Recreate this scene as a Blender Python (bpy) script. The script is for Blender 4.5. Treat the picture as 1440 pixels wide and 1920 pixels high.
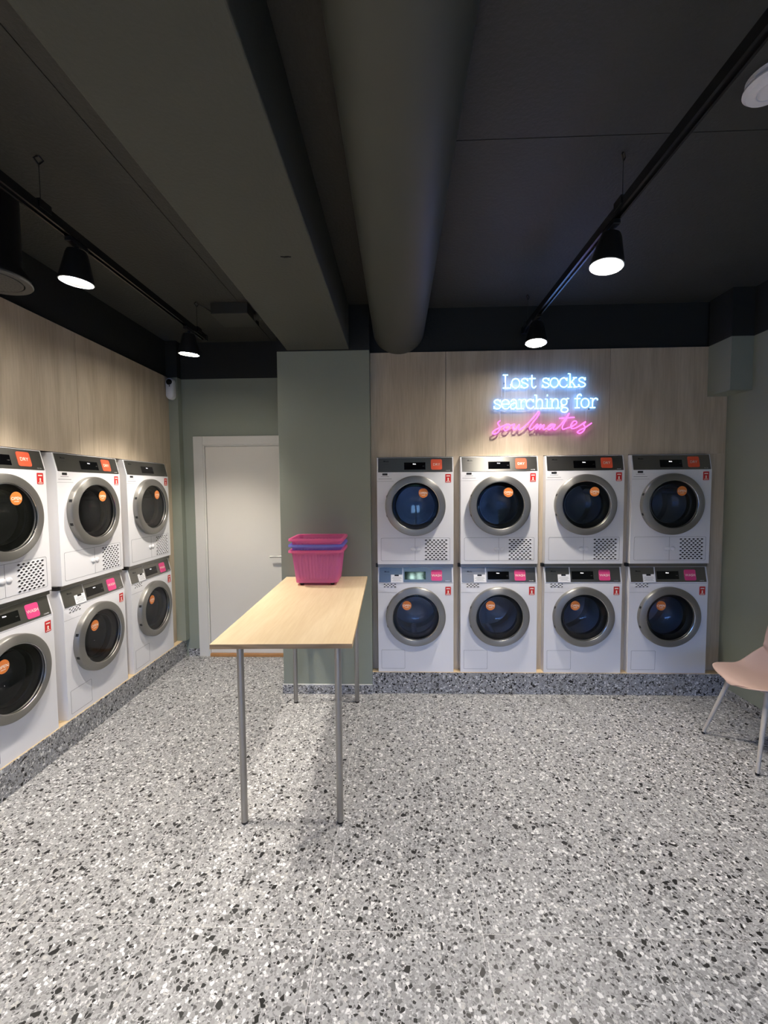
import bpy, bmesh, math, random
from mathutils import Vector, Matrix
random.seed(7)
for o in list(bpy.data.objects): bpy.data.objects.remove(o)
scene = bpy.context.scene
C = scene.collection
PI = math.pi

# ------------------------------------------------------------------ camera
F, PITCH, YAW, ROLL, CAMH = 795.0, 0.0549, -0.0331, -0.0085, 1.635
def cam_axes():
    cy, sy = math.cos(YAW), math.sin(YAW); cp, sp = math.cos(PITCH), math.sin(PITCH)
    right = Vector((cy, -sy, 0)); yv = Vector((sy, cy, 0)); zv = Vector((0, 0, 1))
    fwd = cp * yv - sp * zv; up = sp * yv + cp * zv
    cr, sr = math.cos(ROLL), math.sin(ROLL)
    down = -up
    r2 = cr * right - sr * down; d2 = sr * right + cr * down
    return r2, d2, fwd
AX = cam_axes()
def ray(px, py):
    return AX[2] + AX[0] * ((px - 720) / F) + AX[1] * ((py - 960) / F)
def at_y(px, py, y):
    r = ray(px, py); return Vector((0, 0, CAMH)) + r * (y / r.y)
cam_d = bpy.data.cameras.new('camera'); cam = bpy.data.objects.new('camera', cam_d); C.objects.link(cam)
cam_d.sensor_fit = 'HORIZONTAL'; cam_d.sensor_width = 36; cam_d.lens = F / 1440 * 36; cam_d.clip_start = 0.02
m = Matrix((AX[0], -AX[1], -AX[2])).transposed().to_4x4(); m.translation = (0, 0, CAMH)
cam.matrix_world = m
scene.camera = cam

# ------------------------------------------------------------------ world, exposure
w = bpy.data.worlds.new('world'); scene.world = w; w.use_nodes = True
wb = w.node_tree.nodes['Background']
wb.inputs[0].default_value = (0.22, 0.42, 1.0, 1); wb.inputs[1].default_value = 7.0
vs = scene.view_settings
vs.view_transform = 'Standard'; vs.look = 'None'; vs.gamma = 1; vs.exposure = 0.47; vs.use_curve_mapping = False
LAMP_W = 100.0
LAMP_COL = (1.0, 0.92, 0.81)

# ------------------------------------------------------------------ room numbers
ZC = 3.035          # ceiling
ZP = 2.695          # top of the light paint / panelling, dark above
YB = 3.375          # face of the panelling on the back wall
YM = 3.316          # machine fronts, back row
YD = 4.055          # wall with the door
XL = -2.155         # face of the panelling on the left wall
XM = -2.108         # machine fronts, left row
XR = 2.53           # right wall
XC0, XC1, YC = -0.925, -0.213, 3.296   # column
YF = -3.0           # shop front behind the camera
ZPL = 0.174         # plinth top
MW, MD, MH = 0.596, 0.64, 0.838
DZ = 0.866          # dryer base above plinth
MTOP = ZPL + DZ + MH
BX = [-0.1633 + 0.6515 * i + MW / 2 for i in range(4)]
LY = [1.885 + 0.6766 * j + MW / 2 for j in range(3)]

# ------------------------------------------------------------------ materials
def srgb(r, g, b):
    f = lambda c: (c / 255) / 12.92 if c / 255 <= 0.04045 else ((c / 255 + 0.055) / 1.055) ** 2.4
    return (f(r), f(g), f(b), 1)
MATS = {}
def new_mat(name):
    mt = bpy.data.materials.new(name); mt.use_nodes = True; MATS[name] = mt
    nt = mt.node_tree; return mt, nt, nt.nodes['Principled BSDF']
def mat(name, col, rough=0.5, metal=0.0, spec=0.5, noise=0.0, nscale=20, bump=0.0, bscale=200):
    mt, nt, b = new_mat(name)
    b.inputs['Base Color'].default_value = col; b.inputs['Roughness'].default_value = rough
    b.inputs['Metallic'].default_value = metal; b.inputs['Specular IOR Level'].default_value = spec
    if noise or bump:
        tc = nt.nodes.new('ShaderNodeNewGeometry')
    if noise:
        n = nt.nodes.new('ShaderNodeTexNoise'); n.inputs['Scale'].default_value = nscale; n.inputs['Detail'].default_value = 6
        nt.links.new(tc.outputs['Position'], n.inputs['Vector'])
        r = nt.nodes.new('ShaderNodeMixRGB'); r.blend_type = 'MIX'
        r.inputs[1].default_value = [c * (1 - noise) for c in col[:3]] + [1]
        r.inputs[2].default_value = [min(1, c * (1 + noise)) for c in col[:3]] + [1]
        nt.links.new(n.outputs['Fac'], r.inputs[0]); nt.links.new(r.outputs[0], b.inputs['Base Color'])
    if bump:
        n2 = nt.nodes.new('ShaderNodeTexNoise'); n2.inputs['Scale'].default_value = bscale; n2.inputs['Detail'].default_value = 4
        nt.links.new(tc.outputs['Position'], n2.inputs['Vector'])
        bp = nt.nodes.new('ShaderNodeBump'); bp.inputs['Strength'].default_value = bump; bp.inputs['Distance'].default_value = 0.01
        nt.links.new(n2.outputs['Fac'], bp.inputs['Height']); nt.links.new(bp.outputs[0], b.inputs['Normal'])
    return mt
def emit(name, col, s):
    mt, nt, b = new_mat(name)
    b.inputs['Base Color'].default_value = (0.02, 0.02, 0.02, 1)
    b.inputs['Emission Color'].default_value = col; b.inputs['Emission Strength'].default_value = s
    return mt
mat('green_paint', srgb(138, 144, 132), 0.65, noise=0.05, nscale=3, bump=0.08, bscale=120)
mat('dark_band', srgb(28, 31, 31), 0.7, noise=0.06, nscale=4, bump=0.15, bscale=90)
mat('beam_paint', srgb(66, 69, 62), 0.7, noise=0.06, nscale=3, bump=0.2, bscale=70)
mat('duct_paint', srgb(66, 69, 63), 0.55, noise=0.05, nscale=5)
mat('ceiling_paint', srgb(54, 55, 51), 0.6, noise=0.12, nscale=5, bump=0.35, bscale=60)
mat('joint_dark', srgb(20, 20, 18), 0.8)
mat('white_door', srgb(214, 210, 202), 0.4)
mat('white_frame', srgb(208, 206, 200), 0.4)
mat('machine_white', srgb(228, 228, 232), 0.28)
mat('machine_seam', srgb(120, 122, 130), 0.5)
mat('steel_panel', srgb(136, 134, 130), 0.30, metal=0.9)
mat('steel_ring', srgb(152, 150, 146), 0.45, metal=0.8)
def brushed(name, mode):
    nt = MATS[name].node_tree; b = nt.nodes['Principled BSDF']; b.inputs['Anisotropic'].default_value = 0.75
    if mode == 'radial':
        t = nt.nodes.new('ShaderNodeTangent'); t.direction_type = 'RADIAL'; t.axis = 'Y'; b.inputs['Anisotropic Rotation'].default_value = 0.25; nt.links.new(t.outputs[0], b.inputs['Tangent'])
    else:
        t = nt.nodes.new('ShaderNodeVectorTransform'); t.vector_type = 'VECTOR'; t.convert_from = 'OBJECT'; t.convert_to = 'WORLD'
        t.inputs[0].default_value = (0, 0, 1); nt.links.new(t.outputs[0], b.inputs['Tangent'])
brushed('steel_panel', 'x'); brushed('steel_ring', 'radial')
mat('steel_leg', srgb(165, 163, 160), 0.3, metal=0.95)
mat('steel_bright', srgb(200, 200, 200), 0.2, metal=1.0)
mat('rubber', srgb(18, 18, 20), 0.5)
mat('gasket', srgb(26, 26, 28), 0.35)
mat('drum', srgb(205, 208, 214), 0.4, metal=0.85)
mat('black_glass', srgb(6, 6, 8), 0.06)
mat('lettering_dark', srgb(30, 30, 32), 0.5)
mat('lettering_grey', srgb(95, 95, 98), 0.5)
mat('paper_white', srgb(235, 235, 238), 0.6)
mat('orange_label', srgb(222, 88, 56), 0.5)
mat('open_orange', srgb(222, 128, 58), 0.5)
mat('pink_label', srgb(222, 72, 132), 0.5)
mat('red_sticker', srgb(205, 45, 42), 0.5)
mat('cream_letters', srgb(250, 238, 225), 0.5)
mat('plinth_wood', srgb(205, 182, 146), 0.6, noise=0.08, nscale=25)
mat('lamp_black', srgb(22, 22, 23), 0.4)
mat('rail_black', srgb(20, 21, 23), 0.25)
mat('wire', srgb(40, 40, 40), 0.5)
mat('plastic_white', srgb(225, 225, 230), 0.4)
mat('camera_black', srgb(10, 10, 14), 0.15)
mat('box_dark', srgb(56, 57, 52), 0.5)
mat('grille_grey', srgb(120, 120, 116), 0.6)
mat('valve_grey', srgb(72, 72, 70), 0.6)
mat('chair_shell', srgb(196, 168, 156), 0.5, bump=0.03, bscale=300)
mat('chair_leg', srgb(178, 172, 164), 0.4)
mat('threshold_wood', srgb(176, 128, 80), 0.45, noise=0.15, nscale=30)
mat('grout', srgb(205, 204, 202), 0.8)
mat('front_frame', srgb(40, 42, 42), 0.4)
mat('pavement', srgb(88, 88, 92), 0.9, noise=0.15, nscale=6)
emit('lens_light', (1.0, 0.92, 0.81, 1), 85)
emit('neon_blue', (0.12, 0.34, 1.0, 1), 8.5)
emit('neon_pink', (1.0, 0.11, 0.80, 1), 2.4)
emit('display_white', (1, 0.96, 0.98, 1), 1.4)
emit('glow_blue', (0.30, 0.55, 1.0, 1), 8.0)  # for the added glowing patch across the street
emit('exit_green', (0.02, 0.45, 0.32, 1), 1.3)
emit('exit_white', (0.70, 1.0, 0.92, 1), 40.0)

def panel_glass(name, tint, base_gloss=0.08):
    mt = bpy.data.materials.new(name); mt.use_nodes = True; MATS[name] = mt; nt = mt.node_tree; nt.nodes.clear()
    out = nt.nodes.new('ShaderNodeOutputMaterial'); mx = nt.nodes.new('ShaderNodeMixShader')
    t = nt.nodes.new('ShaderNodeBsdfTransparent'); t.inputs[0].default_value = tint
    g = nt.nodes.new('ShaderNodeBsdfGlossy'); g.inputs['Roughness'].default_value = 0.02
    fr = nt.nodes.new('ShaderNodeFresnel'); fr.inputs[0].default_value = 1.5
    ad = nt.nodes.new('ShaderNodeMath'); ad.operation = 'ADD'; ad.inputs[1].default_value = base_gloss; ad.use_clamp = True
    nt.links.new(fr.outputs[0], ad.inputs[0]); nt.links.new(ad.outputs[0], mx.inputs[0])
    nt.links.new(t.outputs[0], mx.inputs[1]); nt.links.new(g.outputs[0], mx.inputs[2]); nt.links.new(mx.outputs[0], out.inputs[0])
panel_glass('porthole_glass', (0.80, 0.82, 0.86, 1), 0.0)
panel_glass('bowl_glass', (0.78, 0.81, 0.86, 1), 0.04)
panel_glass('shop_glass', (0.9, 0.94, 0.95, 1), 0.0)

def plastic_translucent(name, col, alpha):
    mt, nt, b = new_mat(name)
    b.inputs['Base Color'].default_value = col; b.inputs['Roughness'].default_value = 0.35
    tr = nt.nodes.new('ShaderNodeBsdfTranslucent'); tr.inputs[0].default_value = col
    tp = nt.nodes.new('ShaderNodeBsdfTransparent'); tp.inputs[0].default_value = [min(1, c * 1.0 + 0.15) for c in col[:3]] + [1]
    m1 = nt.nodes.new('ShaderNodeMixShader'); m1.inputs[0].default_value = 0.45
    m2 = nt.nodes.new('ShaderNodeMixShader'); m2.inputs[0].default_value = 1 - alpha
    out = nt.nodes['Material Output']
    nt.links.new(b.outputs[0], m1.inputs[1]); nt.links.new(tr.outputs[0], m1.inputs[2])
    nt.links.new(m1.outputs[0], m2.inputs[1]); nt.links.new(tp.outputs[0], m2.inputs[2]); nt.links.new(m2.outputs[0], out.inputs[0])
plastic_translucent('basket_pink', srgb(246, 142, 190), 0.76)
plastic_translucent('basket_blue', srgb(156, 164, 240), 0.78)

def wood(name, c1, c2, axis, scale=1.0, rough=0.5, ring=0.5):
    """veneer: fine pores stretched along the grain plus slow cathedral bands; axis = grain direction"""
    mt, nt, b = new_mat(name); N = nt.nodes.new; L = nt.links.new
    g = N('ShaderNodeNewGeometry'); oi = N('ShaderNodeObjectInfo')
    off = N('ShaderNodeVectorMath'); off.operation = 'SCALE'; off.inputs[3].default_value = 17.0
    cmb = N('ShaderNodeCombineXYZ')
    for i in range(3): L(oi.outputs['Random'], cmb.inputs[i])
    L(cmb.outputs[0], off.inputs[0])
    add = N('ShaderNodeVectorMath'); add.operation = 'ADD'; L(g.outputs['Position'], add.inputs[0]); L(off.outputs[0], add.inputs[1])
    mp = N('ShaderNodeMapping'); L(add.outputs[0], mp.inputs['Vector'])
    s = [14 * scale] * 3; s[axis] = 0.9 * scale; mp.inputs['Scale'].default_value = s
    n1 = N('ShaderNodeTexNoise'); n1.inputs['Scale'].default_value = 6.5; n1.inputs['Detail'].default_value = 8; L(mp.outputs[0], n1.inputs['Vector'])
    mp2 = N('ShaderNodeMapping'); L(add.outputs[0], mp2.inputs['Vector'])
    s2 = [2.6 * scale] * 3; s2[axis] = 0.45 * scale; mp2.inputs['Scale'].default_value = s2
    n2 = N('ShaderNodeTexNoise'); n2.inputs['Scale'].default_value = 1.6; n2.inputs['Detail'].default_value = 2; n2.inputs['Distortion'].default_value = 0.4
    L(mp2.outputs[0], n2.inputs['Vector'])
    mul = N('ShaderNodeMath'); mul.operation = 'MULTIPLY'; mul.inputs[1].default_value = 22; L(n2.outputs['Fac'], mul.inputs[0])
    sn = N('ShaderNodeMath'); sn.operation = 'SINE'; L(mul.outputs[0], sn.inputs[0])
    mr = N('ShaderNodeMapRange'); mr.inputs[1].default_value = -1; mr.inputs[2].default_value = 1; mr.inputs[3].default_value = 0; mr.inputs[4].default_value = ring
    L(sn.outputs[0], mr.inputs[0])
    av = N('ShaderNodeMath'); av.operation = 'MULTIPLY_ADD'; av.inputs[1].default_value = 1 - ring; L(n1.outputs['Fac'], av.inputs[0]); L(mr.outputs[0], av.inputs[2])
    rp = N('ShaderNodeValToRGB'); rp.color_ramp.elements[0].position = 0.2; rp.color_ramp.elements[1].position = 0.75
    rp.color_ramp.elements[0].color = c1; rp.color_ramp.elements[1].color = c2
    L(av.outputs[0], rp.inputs[0]); L(rp.outputs[0], b.inputs['Base Color']); b.inputs['Roughness'].default_value = rough
    bp = N('ShaderNodeBump'); bp.inputs['Strength'].default_value = 0.06; bp.inputs['Distance'].default_value = 0.004
    L(n1.outputs['Fac'], bp.inputs['Height']); L(bp.outputs[0], b.inputs['Normal'])
wood('oak_veneer', srgb(174, 159, 137), srgb(202, 187, 165), 2, 1.0, 0.55, 0.30)
wood('birch_top', srgb(212, 188, 150), srgb(226, 206, 172), 1, 1.0, 0.45, 0.25)
wood('birch_edge_shaded', srgb(150, 124, 92), srgb(190, 160, 122), 0, 2.0, 0.6, 0.5)  # edge grain, with its shadowed tone put into the darker colour

def terrazzo(name, base, dark=0.17, rough=0.42):
    mt, nt, b = new_mat(name); N = nt.nodes.new; L = nt.links.new
    g = N('ShaderNodeNewGeometry'); oi = N('ShaderNodeObjectInfo')
    cmb = N('ShaderNodeCombineXYZ')
    for i in range(3): L(oi.outputs['Random'], cmb.inputs[i])
    off = N('ShaderNodeVectorMath'); off.operation = 'SCALE'; off.inputs[3].default_value = 31.0; L(cmb.outputs[0], off.inputs[0])
    add = N('ShaderNodeVectorMath'); add.operation = 'ADD'; L(g.outputs['Position'], add.inputs[0]); L(off.outputs[0], add.inputs[1])
    def cells(scale, keep, grow, colors, prev, warp=0.006, shift=0.0):
        nz = N('ShaderNodeTexNoise'); nz.inputs['Scale'].default_value = scale * 0.9; nz.inputs['Detail'].default_value = 1
        L(add.outputs[0], nz.inputs['Vector'])
        sub = N('ShaderNodeVectorMath'); sub.operation = 'MULTIPLY_ADD'
        sub.inputs[1].default_value = (warp, warp, warp); L(nz.outputs['Color'], sub.inputs[0])
        sh = N('ShaderNodeVectorMath'); sh.operation = 'ADD'; sh.inputs[1].default_value = (shift, shift * 1.7, shift * 0.6)
        L(add.outputs[0], sh.inputs[0]); L(sh.outputs[0], sub.inputs[2])
        v = N('ShaderNodeTexVoronoi'); v.feature = 'F1'; v.inputs['Scale'].default_value = scale; L(sub.outputs[0], v.inputs['Vector'])
        e = N('ShaderNodeTexVoronoi'); e.feature = 'DISTANCE_TO_EDGE'; e.inputs['Scale'].default_value = scale; L(sub.outputs[0], e.inputs['Vector'])
        sp = N('ShaderNodeSeparateColor'); L(v.outputs['Color'], sp.inputs[0])
        lt = N('ShaderNodeMath'); lt.operation = 'LESS_THAN'; lt.inputs[1].default_value = keep; L(sp.outputs[0], lt.inputs[0])
        gt = N('ShaderNodeMath'); gt.operation = 'GREATER_THAN'; gt.inputs[1].default_value = grow; L(e.outputs['Distance'], gt.inputs[0])
        mk = N('ShaderNodeMath'); mk.operation = 'MULTIPLY'; L(lt.outputs[0], mk.inputs[0]); L(gt.outputs[0], mk.inputs[1])
        rp = N('ShaderNodeValToRGB'); rp.color_ramp.interpolation = 'CONSTANT'
        el = rp.color_ramp.elements
        for i, (p, c) in enumerate(colors):
            x = el[i] if i < 2 else el.new(p)
            x.position = p; x.color = c
        L(sp.outputs[1], rp.inputs[0])
        mx = N('ShaderNodeMixRGB'); L(mk.outputs[0], mx.inputs[0])
        if prev is None: mx.inputs[1].default_value = base
        else: L(prev, mx.inputs[1])
        L(rp.outputs[0], mx.inputs[2]); return mx.outputs[0]
    W = lambda v: srgb(v, v, v)
    c = cells(150, 0.75, 0.04, [(0, W(130)), (0.38, W(160)), (0.72, srgb(200, 200, 200)), (0.85, W(110)), (0.95, W(60))], None, 0.003)
    c = cells(85, 0.34, 0.06, [(0, W(146)), (0.40, srgb(216, 216, 215)), (0.64, W(112)), (0.88, srgb(182, 181, 178))], c, 0.005, 3.1)
    c = cells(78, dark, 0.10, [(0, W(30)), (0.55, W(44)), (0.8, W(80))], c, 0.006, 7.7)
    c = cells(46, 0.06, 0.12, [(0, W(26)), (0.5, W(110)), (0.75, W(34))], c, 0.008, 12.3)
    L(c, b.inputs['Base Color']); b.inputs['Roughness'].default_value = rough; b.inputs['Specular IOR Level'].default_value = 0.35
terrazzo('terrazzo', srgb(162, 162, 163), 0.14)
terrazzo('terrazzo_grey', srgb(150, 151, 156), 0.26)

# ------------------------------------------------------------------ mesh helpers
def obj(name, me, mtl=None, parent=None, loc=None, rot=None, bevel=0):
    o = bpy.data.objects.new(name, me); C.objects.link(o)
    if mtl and not me.materials: me.materials.append(MATS[mtl])
    if parent: o.parent = parent
    if loc is not None: o.location = loc
    if rot is not None: o.rotation_euler = rot
    if bevel:
        b = o.modifiers.new('bevel', 'BEVEL'); b.width = bevel; b.segments = 2; b.limit_method = 'ANGLE'; b.angle_limit = math.radians(40)
    return o
def tag(o, label, cat, group=None):
    o['label'] = label; o['category'] = cat
    if group: o['group'] = group
    return o
def struct(o): o['kind'] = 'structure'; return o
def empty(name, loc=(0, 0, 0), rz=0):
    o = bpy.data.objects.new(name, None); C.objects.link(o); o.location = loc; o.rotation_euler = (0, 0, rz); o.empty_display_size = 0.1
    return o
def mesh(bm, smooth=False, name='mesh'):
    bmesh.ops.recalc_face_normals(bm, faces=bm.faces)
    me = bpy.data.meshes.new(name); bm.to_mesh(me); bm.free()
    if smooth:
        for p in me.polygons: p.use_smooth = True
        me.set_sharp_from_angle(angle=math.radians(38))
    return me
def bbox(bm, x0, x1, y0, y1, z0, z1):
    v = [bm.verts.new((x, y, z)) for z in (z0, z1) for (x, y) in ((x0, y0), (x1, y0), (x1, y1), (x0, y1))]
    for f in ((0, 3, 2, 1), (4, 5, 6, 7), (0, 1, 5, 4), (1, 2, 6, 5), (2, 3, 7, 6), (3, 0, 4, 7)): bm.faces.new([v[i] for i in f])
def box_me(*a):
    """flat list of six numbers per box"""
    bm = bmesh.new()
    for b in a: bbox(bm, *b)
    return mesh(bm)
def lathe(bm, prof, n=64, axis='z', center=(0, 0, 0), closed=False, cap0=False, cap1=False):
    rings = []
    for r, h in prof:
        ring = []
        for i in range(n):
            a = 2 * PI * i / n; u, v = r * math.cos(a), r * math.sin(a)
            p = (u, v, h) if axis == 'z' else (u, h, v)
            ring.append(bm.verts.new(Vector(p) + Vector(center)))
        rings.append(ring)
    seq = list(zip(rings, rings[1:])) + ([(rings[-1], rings[0])] if closed else [])
    for a, b in seq:
        for i in range(n):
            bm.faces.new((a[i], a[(i + 1) % n], b[(i + 1) % n], b[i]))
    if cap0: bm.faces.new(rings[0])
    if cap1: bm.faces.new(rings[-1])
def tube(bm, pts, r, n=8, r1=None, closed=False):
    pts = [Vector(p) for p in pts]; k = len(pts); rings = []
    up = Vector((0, 0, 1))
    t0 = (pts[1] - pts[0]).normalized()
    if abs(t0.dot(up)) > 0.9: up = Vector((0, 1, 0))
    nrm = t0.cross(up).normalized()
    for i, p in enumerate(pts):
        if closed: t = pts[(i + 1) % k] - pts[i - 1]
        else: t = (pts[min(i + 1, k - 1)] - pts[max(i - 1, 0)])
        t = t.normalized() if t.length > 1e-9 else t0
        nrm = (nrm - t * nrm.dot(t)).normalized(); bn = t.cross(nrm)
        rr = r if r1 is None else r + (r1 - r) * i / (k - 1)
        rings.append([bm.verts.new(p + (nrm * math.cos(2 * PI * j / n) + bn * math.sin(2 * PI * j / n)) * rr) for j in range(n)])
    seq = list(zip(rings, rings[1:])) + ([(rings[-1], rings[0])] if closed else [])
    for a, b in seq:
        for j in range(n): bm.faces.new((a[j], a[(j + 1) % n], b[(j + 1) % n], b[j]))
    if not closed: bm.faces.new(rings[0]); bm.faces.new(rings[-1])
def spline(pts, sub=6, closed=False):
    pts = [Vector(p) for p in pts]; k = len(pts); out = []
    for i in range(k if closed else k - 1):
        g = (lambda j: pts[j % k]) if closed else (lambda j: pts[max(0, min(k - 1, j))])
        p0, p1, p2, p3 = g(i - 1), g(i), g(i + 1), g(i + 2)
        for s in range(sub):
            t = s / sub
            out.append(0.5 * ((2 * p1) + (p2 - p0) * t + (2 * p0 - 5 * p1 + 4 * p2 - p3) * t * t + (3 * p1 - p0 - 3 * p2 + p3) * t ** 3))
    if not closed: out.append(pts[-1])
    return out
def rrect(wd, ht, r, n=5):
    p = []
    for cx, cz, a0 in ((wd / 2 - r, ht / 2 - r, 0), (-wd / 2 + r, ht / 2 - r, 90), (-wd / 2 + r, -ht / 2 + r, 180), (wd / 2 - r, -ht / 2 + r, 270)):
        for i in range(n + 1):
            a = math.radians(a0 + 90 * i / n); p.append((cx + r * math.cos(a), cz + r * math.sin(a)))
    return p
def plate(outline, y0, y1, off=(0, 0)):
    """prism from an outline in the x-z plane, facing -y"""
    bm = bmesh.new()
    a = [bm.verts.new((x + off[0], y0, z + off[1])) for x, z in outline]; b = [bm.verts.new((x + off[0], y1, z + off[1])) for x, z in outline]
    bm.faces.new(a); bm.faces.new(b)
    for i in range(len(a)): bm.faces.new((a[i], a[(i + 1) % len(a)], b[(i + 1) % len(a)], b[i]))
    return mesh(bm)
def ring_line(outline, wdt, y0, y1, off=(0, 0)):
    """thin raised/recessed outline: inner and outer loops from a scaled outline"""
    bm = bmesh.new(); n = len(outline)
    xs = [p[0] for p in outline]; zs = [p[1] for p in outline]
    hx, hz = max(xs), max(zs)
    sx, sz = (hx - wdt) / hx, (hz - wdt) / hz
    lo = [[bm.verts.new((x * kx + off[0], y, z * kz + off[1])) for x, z in outline] for kx, kz in ((1, 1), (sx, sz)) for y in (y0, y1)]
    for i in range(n):
        j = (i + 1) % n
        for a, b in ((0, 2), (1, 3), (0, 1), (2, 3)): bm.faces.new((lo[a][i], lo[a][j], lo[b][j], lo[b][i]))
    return mesh(bm)
_txt = {}
def text_me(s, height, depth=0.0006, key=None, center=True, bold=0.0):
    """lettering as a mesh in the x-z plane facing -y, cap height = height"""
    k = (s, height, depth, bold)
    if k in _txt: return _txt[k]
    cu = bpy.data.curves.new('lettering', 'FONT'); cu.body = s; cu.size = 1; cu.extrude = 0.0; cu.resolution_u = 3; cu.offset = bold
    cu.align_x = 'CENTER' if center else 'LEFT'
    o = bpy.data.objects.new('lettering_tmp', cu); C.objects.link(o); dg = bpy.context.evaluated_depsgraph_get(); dg.update()
    me = bpy.data.meshes.new_from_object(o.evaluated_get(dg)); bpy.data.objects.remove(o); bpy.data.curves.remove(cu)
    k0 = height / 0.73
    for v in me.vertices:
        x, y, z = v.co; v.co = (x * k0, -depth, y * k0 - height / 2)
    me.materials.clear(); _txt[k] = me
    return me

# ------------------------------------------------------------------ floor
fl = struct(obj('floor', box_me((-2.9, 2.7, YF - 0.2, 4.3, -0.2, -0.0006)), 'grout'))
bm = bmesh.new(); bbox(bm, -0.2989, 0.2989, -0.2989, 0.2989, -0.02, 0.0)
tile_me = mesh(bm); tile_me.materials.append(MATS['terrazzo'])
ix = 0
for i in range(-4, 6):
    for j in range(-8, 5):
        cx, cyy = -0.30 + 0.6 * i + 0.3, 1.48 + 0.6 * j + 0.3
        if cx - 0.3 > XR or cx + 0.3 < -2.2 or cyy + 0.3 < YF or cyy - 0.3 > YD: continue
        obj('tile', tile_me, None, fl, (cx, cyy, 0.0))

# ------------------------------------------------------------------ ceiling with slabs, beam
ce = struct(obj('ceiling', box_me((-2.9, 2.7, YF - 0.2, 4.3, ZC + 0.012, ZC + 0.2)), 'joint_dark'))
g = 0.002
for x0, x1, ysl in ((-2.9, -1.18, (YF - 0.2, 4.3)), (-1.18, 0.02, (YF - 0.2, 4.3)), (0.02, 2.7, (YF - 0.2, -1.2, 1.8, 4.3))):
    for y0, y1 in zip(ysl, ysl[1:]):
        obj('ceiling_slab', box_me((x0 + g, x1 - g, y0 + g, y1 - g, ZC, ZC + 0.03)), 'ceiling_paint', ce)
obj('beam', box_me((-0.845, -0.366, YF, YC - 0.0, ZP + 0.006, ZC - 0.001)), 'beam_paint', ce, bevel=0.006)
bm = bmesh.new()
for k in range(5):
    bbox(bm, -0.53 + 0.006 * k, -0.515 + 0.008 * k, 1.985 + 0.004 * (k % 3), 1.989 + 0.004 * (k % 3), ZP + 0.0035, ZP + 0.007)
obj('chip', mesh(bm), 'joint_dark', ce)

# ------------------------------------------------------------------ walls
# door wall and the wall behind the back niche
wb_ = struct(obj('wall_back', box_me((-2.9, XC0 - 0.0, YD, YD + 0.15, 0, ZP), (XC0, 2.7, YD, YD + 0.15, 0, ZC)), 'green_paint'))
obj('dark_band', box_me((-2.16, XC0 - 0.001, YD - 0.004, YD + 0.14, ZP, ZC)), 'dark_band', wb_)
# header above the back machines: dark paint, wood panels below the band
obj('header', box_me((XC1 + 0.001, XR - 0.001, YB + 0.018, YD - 0.001, MTOP + 0.02, ZC - 0.001)), 'dark_band', wb_)
px = [XC1 + 0.001, 0.379, 1.64, XR - 0.002]
for a, b in zip(px, px[1:]):
    obj('wood_panel', box_me((a + 0.0015, b - 0.0015, YB, YB + 0.0175, MTOP + 0.006, ZP)), 'oak_veneer', wb_)
strip_x = [(XC1 + 0.001, BX[0] - MW / 2 - 0.001)] + [(BX[i] + MW / 2 + 0.001, BX[i + 1] - MW / 2 - 0.001) for i in range(3)] + [(BX[3] + MW / 2 + 0.001, XR - 0.002)]
for a, b in strip_x:
    obj('filler_strip', box_me((a, b, YB, YB + 0.0175, ZPL + 0.0, MTOP + 0.0055)), 'oak_veneer', wb_)
# left wall
wl = struct(obj('wall_left', box_me((-2.95, -2.80, YF, YD, 0, ZC)), 'green_paint'))
yl0, yl1 = LY[0] - MW / 2 - 0.002, 3.98
obj('header', box_me((-2.799, XL - 0.018, YF, YD - 0.001, MTOP + 0.02, ZC - 0.001)), 'dark_band', wl)
obj('partition', box_me((-2.799, XL - 0.018, YF, yl0 - 0.01, 0, MTOP + 0.0195)), 'green_paint', wl)
py_ = [YF + 0.002, -2.06, -0.84, 0.38, 1.60, 2.83, yl1]
for a, b in zip(py_, py_[1:]):
    obj('wood_panel', box_me((XL - 0.0175, XL, a + 0.0015, b - 0.0015, MTOP + 0.006, ZP)), 'oak_veneer', wl)
obj('wood_panel', box_me((XL - 0.0175, XL, YF + 0.002, yl0 - 0.002, 0.0, MTOP + 0.005)), 'oak_veneer', wl)
sy_ = [(LY[0] + MW / 2 + 0.001, LY[1] - MW / 2 - 0.001), (LY[1] + MW / 2 + 0.001, LY[2] - MW / 2 - 0.001), (LY[2] + MW / 2 + 0.001, yl1)]
for k, (a, b) in enumerate(sy_):
    xf = XL - (0.055 if k < 2 else 0)
    obj('filler_strip', box_me((xf - 0.0175, xf, a, b, ZPL, MTOP + 0.0055)), 'oak_veneer', wl)
# boxed-in corner beside the door wall
obj('pipe_casing', box_me((-2.30, -2.066, yl1 + 0.001, YD - 0.001, ZPL, ZP)), 'green_paint', wl)
obj('pipe_casing_top', box_me((-2.30, -2.066, yl1 + 0.001, YD - 0.005, ZP, ZC - 0.001)), 'dark_band', wl)
# right wall with boxed corner
wr = struct(obj('wall_right', box_me((XR, XR + 0.15, YF, YD, 0, ZP)), 'green_paint'))
obj('dark_band', box_me((XR - 0.001, XR + 0.14, YF, YD, ZP, ZC - 0.001)), 'dark_band', wr)
obj('pipe_casing', box_me((2.375, XR - 0.0012, 3.15, YB - 0.001, 2.318, ZP)), 'green_paint', wr)
obj('pipe_casing_top', box_me((2.375, XR - 0.0012, 3.15, YB - 0.001, ZP, ZC - 0.001)), 'dark_band', wr)
# column
wc = struct(obj('wall_column', box_me((XC0, XC1, YC, YD - 0.001, 0, ZP)), 'green_paint', bevel=0.003))
obj('dark_band', box_me((XC0, XC1, YC + 0.001, YD - 0.001, ZP + 0.0005, ZC - 0.001)), 'dark_band', wc)

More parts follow.
